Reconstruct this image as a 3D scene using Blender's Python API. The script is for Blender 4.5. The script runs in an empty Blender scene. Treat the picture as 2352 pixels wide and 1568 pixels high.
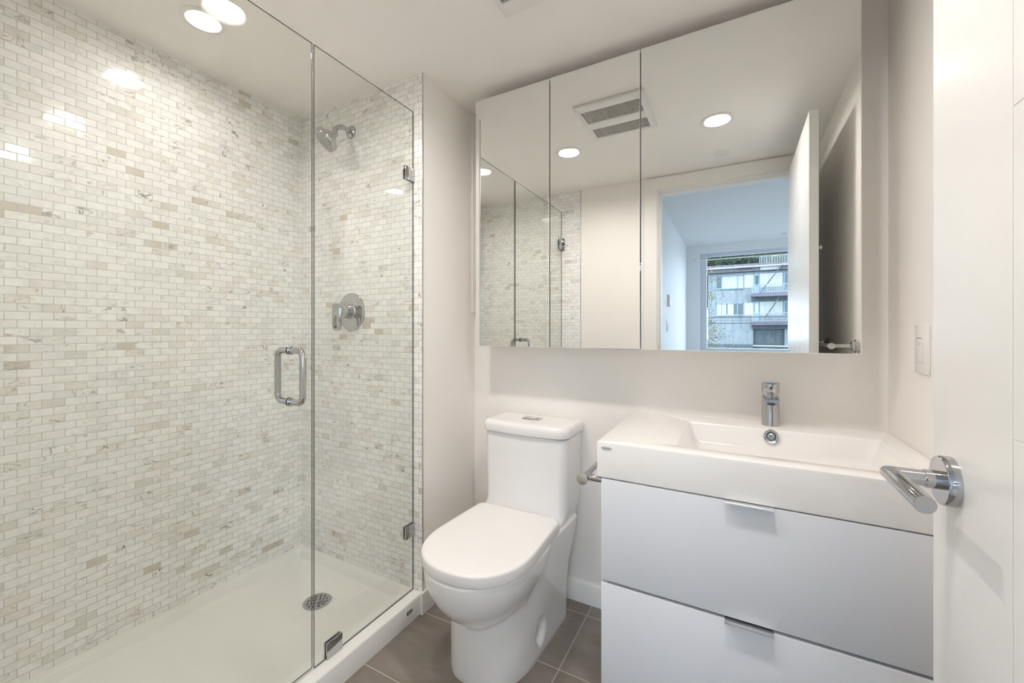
import bpy, bmesh, math, random
from mathutils import Vector, Matrix
C = bpy.context.scene.collection
SC = bpy.context.scene
PI = math.pi
# ------------------------------------------------------------------ camera, world, exposure
CAMH = 1.176
cd = bpy.data.cameras.new('camera'); cam = bpy.data.objects.new('camera', cd); C.objects.link(cam)
cam.location = (0, 0, CAMH); cam.rotation_euler = (PI/2, 0, math.radians(28.667))
cd.sensor_width = 36.0; cd.lens = 937.3/2352*36; cd.shift_y = -26.5/2352; cd.clip_start = 0.01; cd.clip_end = 400
SC.camera = cam
SKY = 8.4
LAMP = 290.0
w = bpy.data.worlds.new('sky'); SC.world = w; w.use_nodes = True
nt = w.node_tree; bg = nt.nodes['Background']; bg.inputs[1].default_value = SKY
tc = nt.nodes.new('ShaderNodeTexCoord'); sx = nt.nodes.new('ShaderNodeSeparateXYZ'); rp = nt.nodes.new('ShaderNodeValToRGB')
nt.links.new(tc.outputs['Generated'], sx.inputs[0]); nt.links.new(sx.outputs[2], rp.inputs[0]); nt.links.new(rp.outputs[0], bg.inputs[0])
rp.color_ramp.elements[0].color = (.72, .84, 1.0, 1); rp.color_ramp.elements[1].color = (.70, .83, 1.0, 1)
vs = SC.view_settings; SC.display_settings.display_device = 'sRGB'
vs.view_transform = 'Standard'; vs.look = 'None'; vs.exposure = 0.11; vs.gamma = 1.0; vs.use_curve_mapping = False
cy = SC.cycles
cy.use_denoising = True; cy.max_bounces = 11; cy.diffuse_bounces = 7; cy.glossy_bounces = 6; cy.transmission_bounces = 4
cy.transparent_max_bounces = 16; cy.sample_clamp_indirect = 14.0; cy.caustics_reflective = True; cy.blur_glossy = 0.5

# ------------------------------------------------------------------ materials
MATS = {}
def newmat(name):
    m = bpy.data.materials.new(name); m.use_nodes = True; MATS[name] = m
    return m, m.node_tree, m.node_tree.nodes['Principled BSDF']
class N:
    def __init__(s, nt): s.nt = nt
    def node(s, t, **kw):
        n = s.nt.nodes.new(t)
        for k, v in kw.items(): setattr(n, k, v)
        return n
    def link(s, a, b): s.nt.links.new(a, b)
    def put(s, sock, v):
        if hasattr(v, 'is_output'): s.link(v, sock)
        else: sock.default_value = v
    def math(s, op, a, b=0.0, c=None):
        n = s.node('ShaderNodeMath', operation=op); s.put(n.inputs[0], a); s.put(n.inputs[1], b)
        if c is not None: s.put(n.inputs[2], c)
        return n.outputs[0]
    def mix(s, f, a, b):
        n = s.node('ShaderNodeMix', data_type='RGBA'); s.put(n.inputs[0], f); s.put(n.inputs[6], a); s.put(n.inputs[7], b)
        return n.outputs[2]
    def vmath(s, op, a, b=None):
        n = s.node('ShaderNodeVectorMath', operation=op); s.put(n.inputs[0], a)
        if b is not None:
            if op == 'SCALE': s.put(n.inputs[3], b)
            else: s.put(n.inputs[1], b)
        return n.outputs[0]
    def ramp(s, f, pts, interp='LINEAR'):
        n = s.node('ShaderNodeValToRGB'); s.link(f, n.inputs[0]); cr = n.color_ramp; cr.interpolation = interp
        while len(cr.elements) < len(pts): cr.elements.new(.5)
        for e, (p, c) in zip(cr.elements, pts): e.position = p; e.color = (*c, 1) if len(c) == 3 else c
        return n.outputs[0]
    def noise(s, vec, scale, detail=2.0, rough=.5, dist=0.0):
        n = s.node('ShaderNodeTexNoise'); s.link(vec, n.inputs['Vector']); n.inputs['Scale'].default_value = scale
        n.inputs['Detail'].default_value = detail; n.inputs['Roughness'].default_value = rough; n.inputs['Distortion'].default_value = dist
        return n.outputs['Fac'], n.outputs['Color']
    def smooth(s, v, a, b, lo=0.0, hi=1.0):
        n = s.node('ShaderNodeMapRange', interpolation_type='SMOOTHSTEP'); s.link(v, n.inputs[0])
        n.inputs[1].default_value = a; n.inputs[2].default_value = b; n.inputs[3].default_value = lo; n.inputs[4].default_value = hi
        return n.outputs[0]
def plain(name, col, rough=.5, metal=0.0, spec=.5, coat=0.0, bump=None, vary=0.0):
    m, nt, b = newmat(name); n = N(nt)
    b.inputs['Base Color'].default_value = (*col, 1); b.inputs['Roughness'].default_value = rough
    b.inputs['Metallic'].default_value = metal; b.inputs['Specular IOR Level'].default_value = spec
    if coat: b.inputs['Coat Weight'].default_value = coat; b.inputs['Coat Roughness'].default_value = .03
    if bump or vary:
        g = n.node('ShaderNodeNewGeometry')
        if vary:
            f, _ = n.noise(g.outputs['Position'], 3.0, 3)
            n.link(n.mix(f, (*[c*(1-vary) for c in col], 1), (*[min(1, c*(1+vary)) for c in col], 1)), b.inputs['Base Color'])
        if bump:
            f, _ = n.noise(g.outputs['Position'], bump[0], 2)
            bp = n.node('ShaderNodeBump'); bp.inputs['Strength'].default_value = bump[1]; bp.inputs['Distance'].default_value = .002
            n.link(f, bp.inputs['Height']); n.link(bp.outputs[0], b.inputs['Normal'])
    return m
plain('paint', (.885, .85, .808), .55, bump=(260, .04))
plain('ceiling_paint', (.92, .886, .85), .6, bump=(200, .05))
plain('trim_paint', (.86, .84, .81), .35, bump=(120, .02))
plain('door_paint', (.86, .85, .83), .24, bump=(90, .05))
plain('lacquer', (.79, .805, .85), .32, bump=(60, .02))
plain('carcass', (.82, .81, .79), .4, vary=.01)
plain('porcelain', (.84, .83, .82), .08, coat=.5, vary=.01)
plain('seat_plastic', (.84, .82, .805), .18, vary=.01)
plain('basin_white', (.87, .85, .83), .16, coat=.3, vary=.01)
plain('acrylic', (.83, .82, .79), .2, vary=.015)
plain('chrome', (.52, .52, .53), .08, 1.0, vary=.02)
plain('brushed', (.62, .60, .57), .28, 1.0, vary=.05)
plain('alu', (.80, .80, .81), .22, 1.0, vary=.03)
plain('dark', (.02, .02, .022), .5, vary=.1)
plain('dark_grey', (.09, .09, .09), .45, vary=.1)
plain('badge_grey', (.55, .55, .53), .35, .15, vary=.05)
plain('spray_grey', (.30, .30, .30), .35, vary=.05)
plain('plastic_white', (.83, .81, .785), .3, vary=.01)
plain('rubber', (.05, .05, .05), .6, vary=.1)
plain('bed_paint', (.77, .78, .785), .6, bump=(220, .04))
plain('bed_frame', (.62, .66, .72), .4, vary=.02)
plain('oak_floor', (.50, .45, .39), .35, vary=.15)
plain('seam', (.28, .27, .26), .6, vary=.05)

def emis(name, col, st):
    m, nt, b = newmat(name)
    b.inputs['Base Color'].default_value = (.9, .9, .9, 1); b.inputs['Emission Color'].default_value = (*col, 1); b.inputs['Emission Strength'].default_value = st
emis('lamp_lens', (1.0, .94, .892), LAMP)
emis('shower_lens', (1.0, .94, .892), LAMP*.50)
emis('bed_lens', (.90, .95, 1.0), 40.0)

def glassy(name, tint, edge=False):
    m = bpy.data.materials.new(name); m.use_nodes = True; MATS[name] = m; nt = m.node_tree; n = N(nt)
    nt.nodes.remove(nt.nodes['Principled BSDF']); out = nt.nodes['Material Output']
    geo = n.node('ShaderNodeNewGeometry')
    ior = n.math('ADD', 1.5, n.math('MULTIPLY', geo.outputs['Backfacing'], 1/1.5-1.5))
    fr = n.node('ShaderNodeFresnel'); n.link(ior, fr.inputs['IOR'])
    tr = n.node('ShaderNodeBsdfTransparent'); tr.inputs[0].default_value = (*tint, 1)
    gl = n.node('ShaderNodeBsdfGlossy'); gl.inputs['Roughness'].default_value = 0.0; gl.inputs['Color'].default_value = (.96, .98, .96, 1)
    mx = n.node('ShaderNodeMixShader'); n.link(fr.outputs[0], mx.inputs[0]); n.link(tr.outputs[0], mx.inputs[1]); n.link(gl.outputs[0], mx.inputs[2])
    n.link(mx.outputs[0], out.inputs[0])
glassy('glass', (.970, .979, .966))
glassy('window_glass', (.93, .96, .97))
plain('glass_edge', (.06, .07, .065), .06, 0, 1.0, vary=.05)
m = bpy.data.materials.new('mirror'); m.use_nodes = True; MATS['mirror'] = m
b = m.node_tree.nodes['Principled BSDF']; b.inputs['Base Color'].default_value = (.855, .865, .855, 1); b.inputs['Metallic'].default_value = 1; b.inputs['Roughness'].default_value = 0.0

def marble():
    m, nt, b = newmat('marble_mosaic'); n = N(nt)
    H, W = .0256, .0512
    geo = n.node('ShaderNodeNewGeometry'); P = geo.outputs['Position']
    s = n.node('ShaderNodeSeparateXYZ'); n.link(P, s.inputs[0])
    u = n.math('ADD', n.math('ADD', s.outputs[0], s.outputs[1]), 20.0); v = n.math('ADD', s.outputs[2], 5.0136)
    vv = n.math('DIVIDE', v, H); row = n.math('FLOOR', vv); fv = n.math('FRACT', vv)
    sh = n.math('MULTIPLY', n.math('MODULO', row, 2.0), .5)
    uu = n.math('ADD', n.math('DIVIDE', u, W), sh); col = n.math('FLOOR', uu); fu = n.math('FRACT', uu)
    du = n.math('MULTIPLY', n.math('SUBTRACT', .5, n.math('ABSOLUTE', n.math('SUBTRACT', fu, .5))), W)
    dv = n.math('MULTIPLY', n.math('SUBTRACT', .5, n.math('ABSOLUTE', n.math('SUBTRACT', fv, .5))), H)
    d = n.math('SMOOTH_MIN', du, dv, .0015)
    mask = n.smooth(d, .0005, .0013)            # 0 grout, 1 stone
    cid = n.node('ShaderNodeCombineXYZ'); n.link(col, cid.inputs[0]); n.link(row, cid.inputs[1])
    wn = n.node('ShaderNodeTexWhiteNoise', noise_dimensions='2D'); n.link(cid.outputs[0], wn.inputs['Vector'])
    r1 = wn.outputs['Value']; rc = wn.outputs['Color']
    sc = n.node('ShaderNodeSeparateColor'); n.link(rc, sc.inputs[0]); r2, r3, r4 = sc.outputs[0], sc.outputs[1], sc.outputs[2]
    q = n.vmath('ADD', P, n.vmath('SCALE', rc, 7.0))
    big, _ = n.noise(P, 2.2, 2)
    rr = n.math('ADD', r1, n.math('MULTIPLY', n.math('SUBTRACT', big, .5), .22))
    base = n.ramp(rr, [(0, (.90, .895, .885)), (.50, (.89, .883, .87)), (.60, (.84, .84, .832)), (.68, (.88, .873, .86)), (.80, (.81, .808, .797)), (.89, (.85, .82, .79)),
                       (.96, (.80, .76, .715)), (.99, (.72, .71, .68)), (1.0, (.64, .59, .51))])
    mf, _ = n.noise(q, 28, 4, .6, .6)
    mot = n.mix(n.smooth(mf, .35, .75), (1.03, 1.03, 1.03, 1), (.93, .925, .915, 1))
    mm = n.node('ShaderNodeMix', data_type='RGBA', blend_type='MULTIPLY'); mm.inputs[0].default_value = 1; n.link(base, mm.inputs[6]); n.link(mot, mm.inputs[7])
    stone = mm.outputs[2]
    # thin veins, broken up tile by tile
    mp = n.node('ShaderNodeMapping'); n.link(q, mp.inputs[0]); mp.inputs['Rotation'].default_value = (.6, .3, .7); mp.inputs['Scale'].default_value = (1, 1, 2.2)
    vf, _ = n.noise(mp.outputs[0], 10, 3, .55, .9)
    va = n.math('ABSOLUTE', n.math('SUBTRACT', vf, .5))
    thin = n.smooth(va, .003, .016, 1, 0)
    some = n.smooth(r2, .55, .9)
    m2, _ = n.noise(q, 11, 2)
    gate = n.smooth(m2, .47, .60)
    vc = n.ramp(r3, [(0, (.24, .235, .22)), (.55, (.36, .345, .32)), (.86, (.42, .37, .29)), (1, (.52, .36, .20))])
    stone = n.mix(n.math('MULTIPLY', n.math('MULTIPLY', thin, gate), n.math('ADD', n.math('MULTIPLY', some, .70), .24)), stone, vc)
    # diagonal grey smears in the plane of the wall, different in every tile
    uv = n.node('ShaderNodeCombineXYZ'); n.link(u, uv.inputs[0]); n.link(v, uv.inputs[1]); n.link(n.math('MULTIPLY', r1, 40.0), uv.inputs[2])
    m3 = n.node('ShaderNodeMapping'); n.link(uv.outputs[0], m3.inputs[0]); m3.inputs['Rotation'].default_value = (0, 0, -.62); m3.inputs['Scale'].default_value = (14, 62, 1)
    sf, _ = n.noise(m3.outputs[0], 1.0, 3, .6, .5)
    m4, _ = n.noise(uv.outputs[0], 38, 2)
    smear = n.math('MULTIPLY', n.math('MULTIPLY', n.smooth(sf, .53, .66), n.smooth(m4, .46, .60)), n.smooth(r4, .52, .90))
    stone = n.mix(n.math('MULTIPLY', smear, .80), stone, n.ramp(r3, [(0, (.30, .30, .29)), (.5, (.46, .46, .45)), (.85, (.50, .47, .42)), (1, (.50, .38, .24))]))
    # a few dark blotches
    bl, _ = n.noise(q, 22, 3, .6, 1.5)
    blot = n.math('MULTIPLY', n.smooth(bl, .60, .70), n.smooth(r4, .90, .94))
    stone = n.mix(n.math('MULTIPLY', blot, .85), stone, n.ramp(r2, [(0, (.16, .16, .15)), (.6, (.26, .25, .22)), (1, (.36, .26, .14))]))
    gro = (.56, .548, .52, 1)
    n.link(n.mix(mask, gro, stone), b.inputs['Base Color'])
    n.link(n.math('ADD', .85, n.math('MULTIPLY', mask, -.75)), b.inputs['Roughness'])
    b.inputs['Specular IOR Level'].default_value = .38
    tilt = n.vmath('SCALE', n.vmath('SUBTRACT', rc, (.5, .5, .5)), .016)
    nn = n.vmath('NORMALIZE', n.vmath('ADD', geo.outputs['Normal'], tilt))
    bp = n.node('ShaderNodeBump'); bp.inputs['Strength'].default_value = .5; bp.inputs['Distance'].default_value = .0012
    n.link(mask, bp.inputs['Height']); n.link(nn, bp.inputs['Normal']); n.link(bp.outputs[0], b.inputs['Normal'])
marble()

def floor_tile():
    m, nt, b = newmat('floor_tile'); n = N(nt)
    W, H = .61, .305
    geo = n.node('ShaderNodeNewGeometry'); P = geo.outputs['Position']
    s = n.node('ShaderNodeSeparateXYZ'); n.link(P, s.inputs[0])
    uu = n.math('DIVIDE', n.math('ADD', s.outputs[0], .536+W*10), W); vv = n.math('DIVIDE', n.math('ADD', s.outputs[1], -1.318+H*20), H)
    fu = n.math('FRACT', uu); fv = n.math('FRACT', vv)
    du = n.math('MULTIPLY', n.math('SUBTRACT', .5, n.math('ABSOLUTE', n.math('SUBTRACT', fu, .5))), W)
    dv = n.math('MULTIPLY', n.math('SUBTRACT', .5, n.math('ABSOLUTE', n.math('SUBTRACT', fv, .5))), H)
    mask = n.smooth(n.math('MINIMUM', du, dv), .0013, .0022)
    cid = n.node('ShaderNodeCombineXYZ'); n.link(n.math('FLOOR', uu), cid.inputs[0]); n.link(n.math('FLOOR', vv), cid.inputs[1])
    wn = n.node('ShaderNodeTexWhiteNoise', noise_dimensions='2D'); n.link(cid.outputs[0], wn.inputs['Vector'])
    q = n.vmath('ADD', P, n.vmath('SCALE', wn.outputs['Color'], 9.0))
    mp = n.node('ShaderNodeMapping'); n.link(q, mp.inputs[0]); mp.inputs['Scale'].default_value = (1, 2.2, 1); mp.inputs['Rotation'].default_value = (0, 0, .5)
    f, _ = n.noise(mp.outputs[0], 5, 4, .6, .4)
    g, _ = n.noise(P, 240, 2)
    c = n.mix(n.smooth(f, .3, .75), (.205, .174, .150, 1), (.275, .240, .212, 1))
    c = n.mix(n.math('MULTIPLY', n.smooth(g, .5, .75), .25), c, (.22, .20, .18, 1))
    n.link(n.mix(mask, (.50, .45, .40, 1), c), b.inputs['Base Color']); b.inputs['Roughness'].default_value = .42
    bp = n.node('ShaderNodeBump'); bp.inputs['Strength'].default_value = .4; bp.inputs['Distance'].default_value = .001
    n.link(mask, bp.inputs['Height']); n.link(bp.outputs[0], b.inputs['Normal'])
floor_tile()

def stucco(name, c1, c2, scale=1.2):
    m, nt, b = newmat(name); n = N(nt); g = n.node('ShaderNodeNewGeometry')
    mp = n.node('ShaderNodeMapping'); n.link(g.outputs['Position'], mp.inputs[0]); mp.inputs['Scale'].default_value = (2.5, 1, .5)
    f, _ = n.noise(mp.outputs[0], scale, 5, .65)
    n.link(n.mix(n.smooth(f, .35, .7), (*c1, 1), (*c2, 1)), b.inputs['Base Color']); b.inputs['Roughness'].default_value = .9
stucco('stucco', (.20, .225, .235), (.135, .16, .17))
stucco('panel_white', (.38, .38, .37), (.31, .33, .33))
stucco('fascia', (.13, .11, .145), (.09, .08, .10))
stucco('weathered', (.075, .10, .11), (.04, .055, .06), 2.0)  # kept dark to paint shade into balcony undersides and the garage recess
stucco('soffit_shade', (.13, .145, .15), (.09, .10, .105))  # darkened stucco tone, the shade under the eave painted in
stucco('rail_paint', (.26, .28, .29), (.17, .20, .21))
stucco('sash_blue', (.20, .28, .33), (.15, .23, .28))
stucco('blind', (.34, .34, .32), (.28, .29, .28))
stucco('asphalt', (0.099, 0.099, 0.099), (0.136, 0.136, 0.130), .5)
plain('pane_dark', (.03, .045, .055), .08, vary=.1)
plain('bark', (.10, .08, .06), .9, vary=.2)
plain('wire', (.03, .03, .035), .6, vary=.1)
def leafmat(name, a, c, e):
    m, nt, b = newmat(name); n = N(nt); g = n.node('ShaderNodeNewGeometry')
    wn, _ = n.noise(g.outputs['Position'], 7, 2)
    n.link(n.ramp(wn, [(.3, a), (.5, c), (.7, e)]), b.inputs['Base Color']); b.inputs['Roughness'].default_value = .6
leafmat('leaf_autumn', (.035, .06, .02), (.10, .10, .035), (.14, .085, .045))
leafmat('leaf_green', (.012, .03, .015), (.03, .06, .025), (.065, .10, .035))

# ------------------------------------------------------------------ mesh helpers
class MB:
    def __init__(s): s.bm = bmesh.new(); s.mi = 0
    def _tag(s, n0):
        s.bm.faces.ensure_lookup_table()
        for f in s.bm.faces[n0:]: f.material_index = s.mi
    def box(s, lo, hi, bev=0.0, seg=2, mat=None):
        n0 = len(s.bm.faces)
        lo, hi = [min(a, b) for a, b in zip(lo, hi)], [max(a, b) for a, b in zip(lo, hi)]
        r = bmesh.ops.create_cube(s.bm, size=1.0)
        for v in r['verts']:
            v.co = Vector([lo[i] + (v.co[i]+.5)*(hi[i]-lo[i]) for i in range(3)])
        if bev > 0:
            es = list({e for v in r['verts'] for e in v.link_edges})
            bmesh.ops.bevel(s.bm, geom=es, offset=bev, segments=seg, affect='EDGES', profile=.5)
        if mat is not None:
            bmesh.ops.transform(s.bm, matrix=mat, verts=list({v for f in s.bm.faces[n0:] for v in f.verts}))
        s._tag(n0); return s
    def rings(s, rings, cap0=True, cap1=True, closed=False):
        n0 = len(s.bm.faces)
        vr = [[s.bm.verts.new(p) for p in r] for r in rings]
        k = len(vr[0]); L = list(zip(vr, vr[1:]))
        if closed: L.append((vr[-1], vr[0]))
        for a, b in L:
            for i in range(k):
                j = (i+1) % k
                try: s.bm.faces.new((a[i], a[j], b[j], b[i]))
                except ValueError: pass
        if not closed:
            if cap0: s.bm.faces.new(list(reversed(vr[0])))
            if cap1: s.bm.faces.new(vr[-1])
        bmesh.ops.recalc_face_normals(s.bm, faces=s.bm.faces[n0:]) if len(s.bm.faces) else None
        s._tag(n0); return s
    def lathe(s, prof, origin=(0, 0, 0), axis=(0, 0, 1), n=40, cap0=True, cap1=True):
        A = Vector(axis).normalized(); U = A.orthogonal().normalized(); V = A.cross(U); O = Vector(origin)
        rs = [[O + A*h + (U*math.cos(2*PI*i/n) + V*math.sin(2*PI*i/n))*r for i in range(n)] for r, h in prof]
        return s.rings(rs, cap0, cap1)
    def cyl(s, a, b, r, n=32, bev=0.0, r2=None):
        a, b = Vector(a), Vector(b); L = (b-a).length; r2 = r if r2 is None else r2
        p = [(r, 0), (r2, L)] if bev <= 0 else [(r-bev, 0), (r-bev*.3, bev*.3), (r, bev), (r2, L-bev), (r2-bev*.3, L-bev*.3), (r2-bev, L)]
        return s.lathe(p, a, b-a, n)
    def tube(s, pts, r, n=16, closed=False):
        pts = [Vector(p) for p in pts]; K = len(pts); rs = []; prev = None
        for i, p in enumerate(pts):
            if closed: t = (pts[(i+1) % K]-pts[i-1])
            else: t = pts[min(i+1, K-1)]-pts[max(i-1, 0)]
            t.normalize()
            if prev is None: U = t.orthogonal().normalized()
            else: U = (prev - t*prev.dot(t)).normalized()
            prev = U; V = t.cross(U); rr = r[i] if isinstance(r, (list, tuple)) else r
            rs.append([p + (U*math.cos(2*PI*k/n)+V*math.sin(2*PI*k/n))*rr for k in range(n)])
        return s.rings(rs, closed=closed)
    def poly(s, pts, vec, mat=None):
        v = Vector(vec); return s.rings([[Vector(p) for p in pts], [Vector(p)+v for p in pts]])
    def quad(s, p):
        n0 = len(s.bm.faces); s.bm.faces.new([s.bm.verts.new(x) for x in p]); s._tag(n0); return s
    def build(s, name, mats, parent=None, loc=None, smooth=35, **props):
        me = bpy.data.meshes.new(name); s.bm.to_mesh(me); s.bm.free()
        for x in (mats if isinstance(mats, (list, tuple)) else [mats]): me.materials.append(MATS[x])
        if smooth:
            me.polygons.foreach_set('use_smooth', [True]*len(me.polygons)); me.set_sharp_from_angle(angle=math.radians(smooth))
        o = bpy.data.objects.new(name, me); C.objects.link(o)
        if parent is not None:
            o.parent = parent; p = parent
            M = Matrix.Identity(4); chain = []
            while p is not None: chain.append(p); p = p.parent
            for q in reversed(chain): M = M @ q.matrix_basis
            me.transform(M.inverted())
        for k, v in props.items(): o[k] = v
        return o
def thing(name, loc, label, cat, group=None, kind=None):
    o = bpy.data.objects.new(name, None); C.objects.link(o); o.location = loc; o.empty_display_size = .05
    o['label'] = label; o['category'] = cat
    if group: o['group'] = group
    if kind: o['kind'] = kind
    return o
def struct(name, mb, mats, label, smooth=35):
    return mb.build(name, mats, smooth=smooth, kind='structure', label=label)
def dup(root, name, dloc, label):
    r = root.copy(); C.objects.link(r); r.location = Vector(root.location)+Vector(dloc); r.name = name; r['label'] = label
    for ch in list(root.children):
        c = ch.copy(); C.objects.link(c); c.parent = r
        for g in list(ch.children):
            d = g.copy(); C.objects.link(d); d.parent = c
    return r

# ------------------------------------------------------------------ key dimensions (metres)
CEIL = 2.246; XL = -1.939; YE = 1.312; XJ = -1.142; YB = 1.7005; XR = .424; YW = .062
# ------------------------------------------------------------------ structure
struct('wall_left', MB().box((XL-.1, -.06, 0), (XL, YE, CEIL)), 'marble_mosaic', 'long wall of the shower in small white marble brick mosaic')
mb = MB(); mb.box((XL-.1, YE, 0), (XJ, YB+.1, CEIL))
for f in mb.bm.faces:
    if f.normal.x > .9: f.material_index = 1
struct('wall_shower', mb, ['marble_mosaic', 'paint'], 'marble mosaic end wall of the shower holding the shower head, white on its return')
struct('wall_back', MB().box((XJ, YB, 0), (XR+.1, YB+.1, CEIL)), 'paint', 'white painted wall behind the toilet and vanity')
struct('wall_right', MB().box((XR, -.06, 0), (XR+.1, YB, CEIL)), 'paint', 'white painted wall beside the vanity')
mb = MB()
OX0, OX1, OZ = -.481, .322, 2.153
TX = -1.039
mb.mi = 0; mb.box((OX1, -.06, 0), (XR, YW, CEIL)); mb.box((OX0, -.06, OZ), (OX1, YW, CEIL)); mb.box((TX, -.06, 0), (OX0, YW, CEIL))
mb.mi = 1; mb.box((XL, -.06, 0), (TX, YW, CEIL))
struct('wall_entry', mb, ['paint', 'marble_mosaic'], 'wall with the doorway to the bedroom, marble mosaic inside the shower')
struct('floor', MB().box((XL, -.06, -.1), (XR, YB, 0)), 'floor_tile', 'grey brown rectangular floor tiles with pale grout')
LIGHTS = [(-1.612, .726, .043), (-.88, .738, .054), (-.080, .735, .054)]
def ceiling_mesh():
    mb = MB(); a, b_ = .10, (.63, .83); X0, X1, Y0, Y1 = XL-.1, XR+.1, -.06, YB+.1
    q = lambda x0, y0, x1, y1: mb.quad([Vector((x0, y0, CEIL)), Vector((x0, y1, CEIL)), Vector((x1, y1, CEIL)), Vector((x1, y0, CEIL))])
    q(X0, Y0, X1, b_[0]); q(X0, b_[1], X1, Y1); xs = X0
    for lx, ly, lr in LIGHTS:
        LR = lr+.005
        q(xs, b_[0], lx-a, b_[1]); xs = lx+a; K_ = 48
        c = [Vector((lx+LR*math.cos(2*PI*i/K_), ly+LR*math.sin(2*PI*i/K_), CEIL)) for i in range(K_)]
        def sq(i):
            dx, dy = math.cos(2*PI*i/K_), math.sin(2*PI*i/K_); m_ = max(abs(dx), abs(dy)); px, py = dx/m_, dy/m_
            return Vector((lx+a*px, .73+.10*py, CEIL))
        for i in range(K_): mb.quad([c[i], c[(i+1) % K_], sq(i+1), sq(i)])
    q(xs, b_[0], X1, b_[1])
    bmesh.ops.remove_doubles(mb.bm, verts=mb.bm.verts, dist=1e-5); bmesh.ops.recalc_face_normals(mb.bm, faces=mb.bm.faces)
    mb.box((X0, Y0, CEIL+.07), (X1, Y1, CEIL+.15))
    return mb
struct('ceiling', ceiling_mesh(), 'ceiling_paint', 'plain white bathroom ceiling', smooth=0)
# baseboards
def bb_prof(mb, a, b, nrm, h=.088, t=.012):
    a, b, nn = Vector(a), Vector(b), Vector(nrm)
    P = [(0, 0), (t, 0), (t, h-.006), (t-.004, h), (0, h)]
    return mb.rings([[p + nn*x + Vector((0, 0, z)) for x, z in P] for p in (a, b)])
struct('baseboard_back', bb_prof(MB(), (XJ+.012, YB, 0), (XR, YB, 0), (0, -1, 0)), 'trim_paint', 'white baseboard along the wall behind the toilet')
mb = MB(); mb.box((XJ, YE, 0), (XJ+.012, YB, .088), .001, 1); mb.box((XJ-.0015, YE-.0145, 0), (XJ+.0122, YE+.001, .0882), .001, 1)
struct('baseboard_left', mb, 'trim_paint', 'white baseboard wrapping the end of the shower wall')
struct('baseboard_right', bb_prof(MB(), (XR, .08, 0), (XR, YB-.012, 0), (-1, 0, 0)), 'trim_paint', 'white baseboard under the vanity on the right wall')
struct('baseboard_entry', bb_prof(MB(), (XJ+.05, YW, 0), (OX0-.086, YW, 0), (0, 1, 0)), 'trim_paint', 'white baseboard beside the doorway')
struct('trim_1', MB().box((XJ-.0015, YE-.0015, .09), (XJ+.002, YE+.004, CEIL), .0008), 'brushed', 'slim metal edge strip at the end of the marble tiles')
struct('trim_2', MB().box((TX-.003, YW-.002, .0), (TX+.003, YW+.002, CEIL), .0008), 'brushed', 'slim metal edge strip beside the doorway wall')
struct('light_patch', MB().box((XJ+.0006, 1.668, 1.262), (XJ+.010, YB-.001, 2.232), .001), 'trim_paint', 'white strip standing in for a patch of light beside the mirror cabinet')  # solid strip in place of a bright light patch on the wall
# door casing + jamb with stop
mb = MB()
CW, CT = .084, .013
mb.box((OX0-CW, YW, 0), (OX0, YW+CT, OZ+.001), .0007, 1); mb.box((OX1, YW, 0), (OX1+CW, YW+CT, OZ+.001), .0007, 1); mb.box((OX0-CW, YW, OZ), (OX1+CW, YW+CT+.0004, OZ+CW), .0007, 1)
mb.box((OX0-CW, -.06-CT, 0), (OX0, -.06, OZ), .002); mb.box((OX1, -.06-CT, 0), (OX1+CW, -.06, OZ), .002); mb.box((OX0-CW, -.06-CT, OZ), (OX1+CW, -.06, OZ+CW), .002)
for x0, x1, xs in ((OX0, OX0+.008, OX0+.020), (OX1, OX1-.006, OX1-.018)):
    mb.box((x0, -.06, 0), (x1, YW, OZ-.008)); mb.box((x0, -.045, 0), (xs, .018, OZ-.020))
mb.box((OX0, -.06, OZ-.008), (OX1, YW, OZ)); mb.box((OX0, -.045, OZ-.020), (OX1, .018, OZ-.004))
struct('trim_4', mb, 'trim_paint', 'white casing and jamb round the bathroom doorway')

# ------------------------------------------------------------------ downlights
def downlight(x, y, r, label, lens='lamp_lens', dp=.011):
    z = CEIL
    t = thing('downlight', (x, y, z), label, 'ceiling light', 'recessed ceiling downlights')
    k = r+.005
    MB().lathe([(k+.017, -.0002), (k+.018, -.003), (k+.015, -.005), (k+.003, -.0055), (k-.0005, -.003), (k-.001, 0), (r+.001, dp+.004)], (x, y, z), n=48, cap0=False, cap1=False).build('trim_ring', 'plastic_white', t)
    MB().lathe([(r, dp+.004), (r, dp+.001), (r*.9, dp-.001), (.001, dp-.003)], (x, y, z), n=48).build('lens', lens, t)
    return t
downlight(*LIGHTS[0], 'round recessed downlight above the glass shower', 'shower_lens', .006)
downlight(*LIGHTS[1], 'round recessed downlight beside the ceiling fan grille, toward the shower')
downlight(*LIGHTS[2], 'round recessed downlight reflected above the doorway, in front of the vanity')
t = MB().lathe([(.042, 0), (.042, -.004), (.039, -.006), (.001, -.0065)], (-.071, .30, CEIL), cap0=False).build('sprinkler_cover', 'plastic_white',
    label='small flush white disc on the ceiling near the doorway', category='sprinkler cover')
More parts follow.
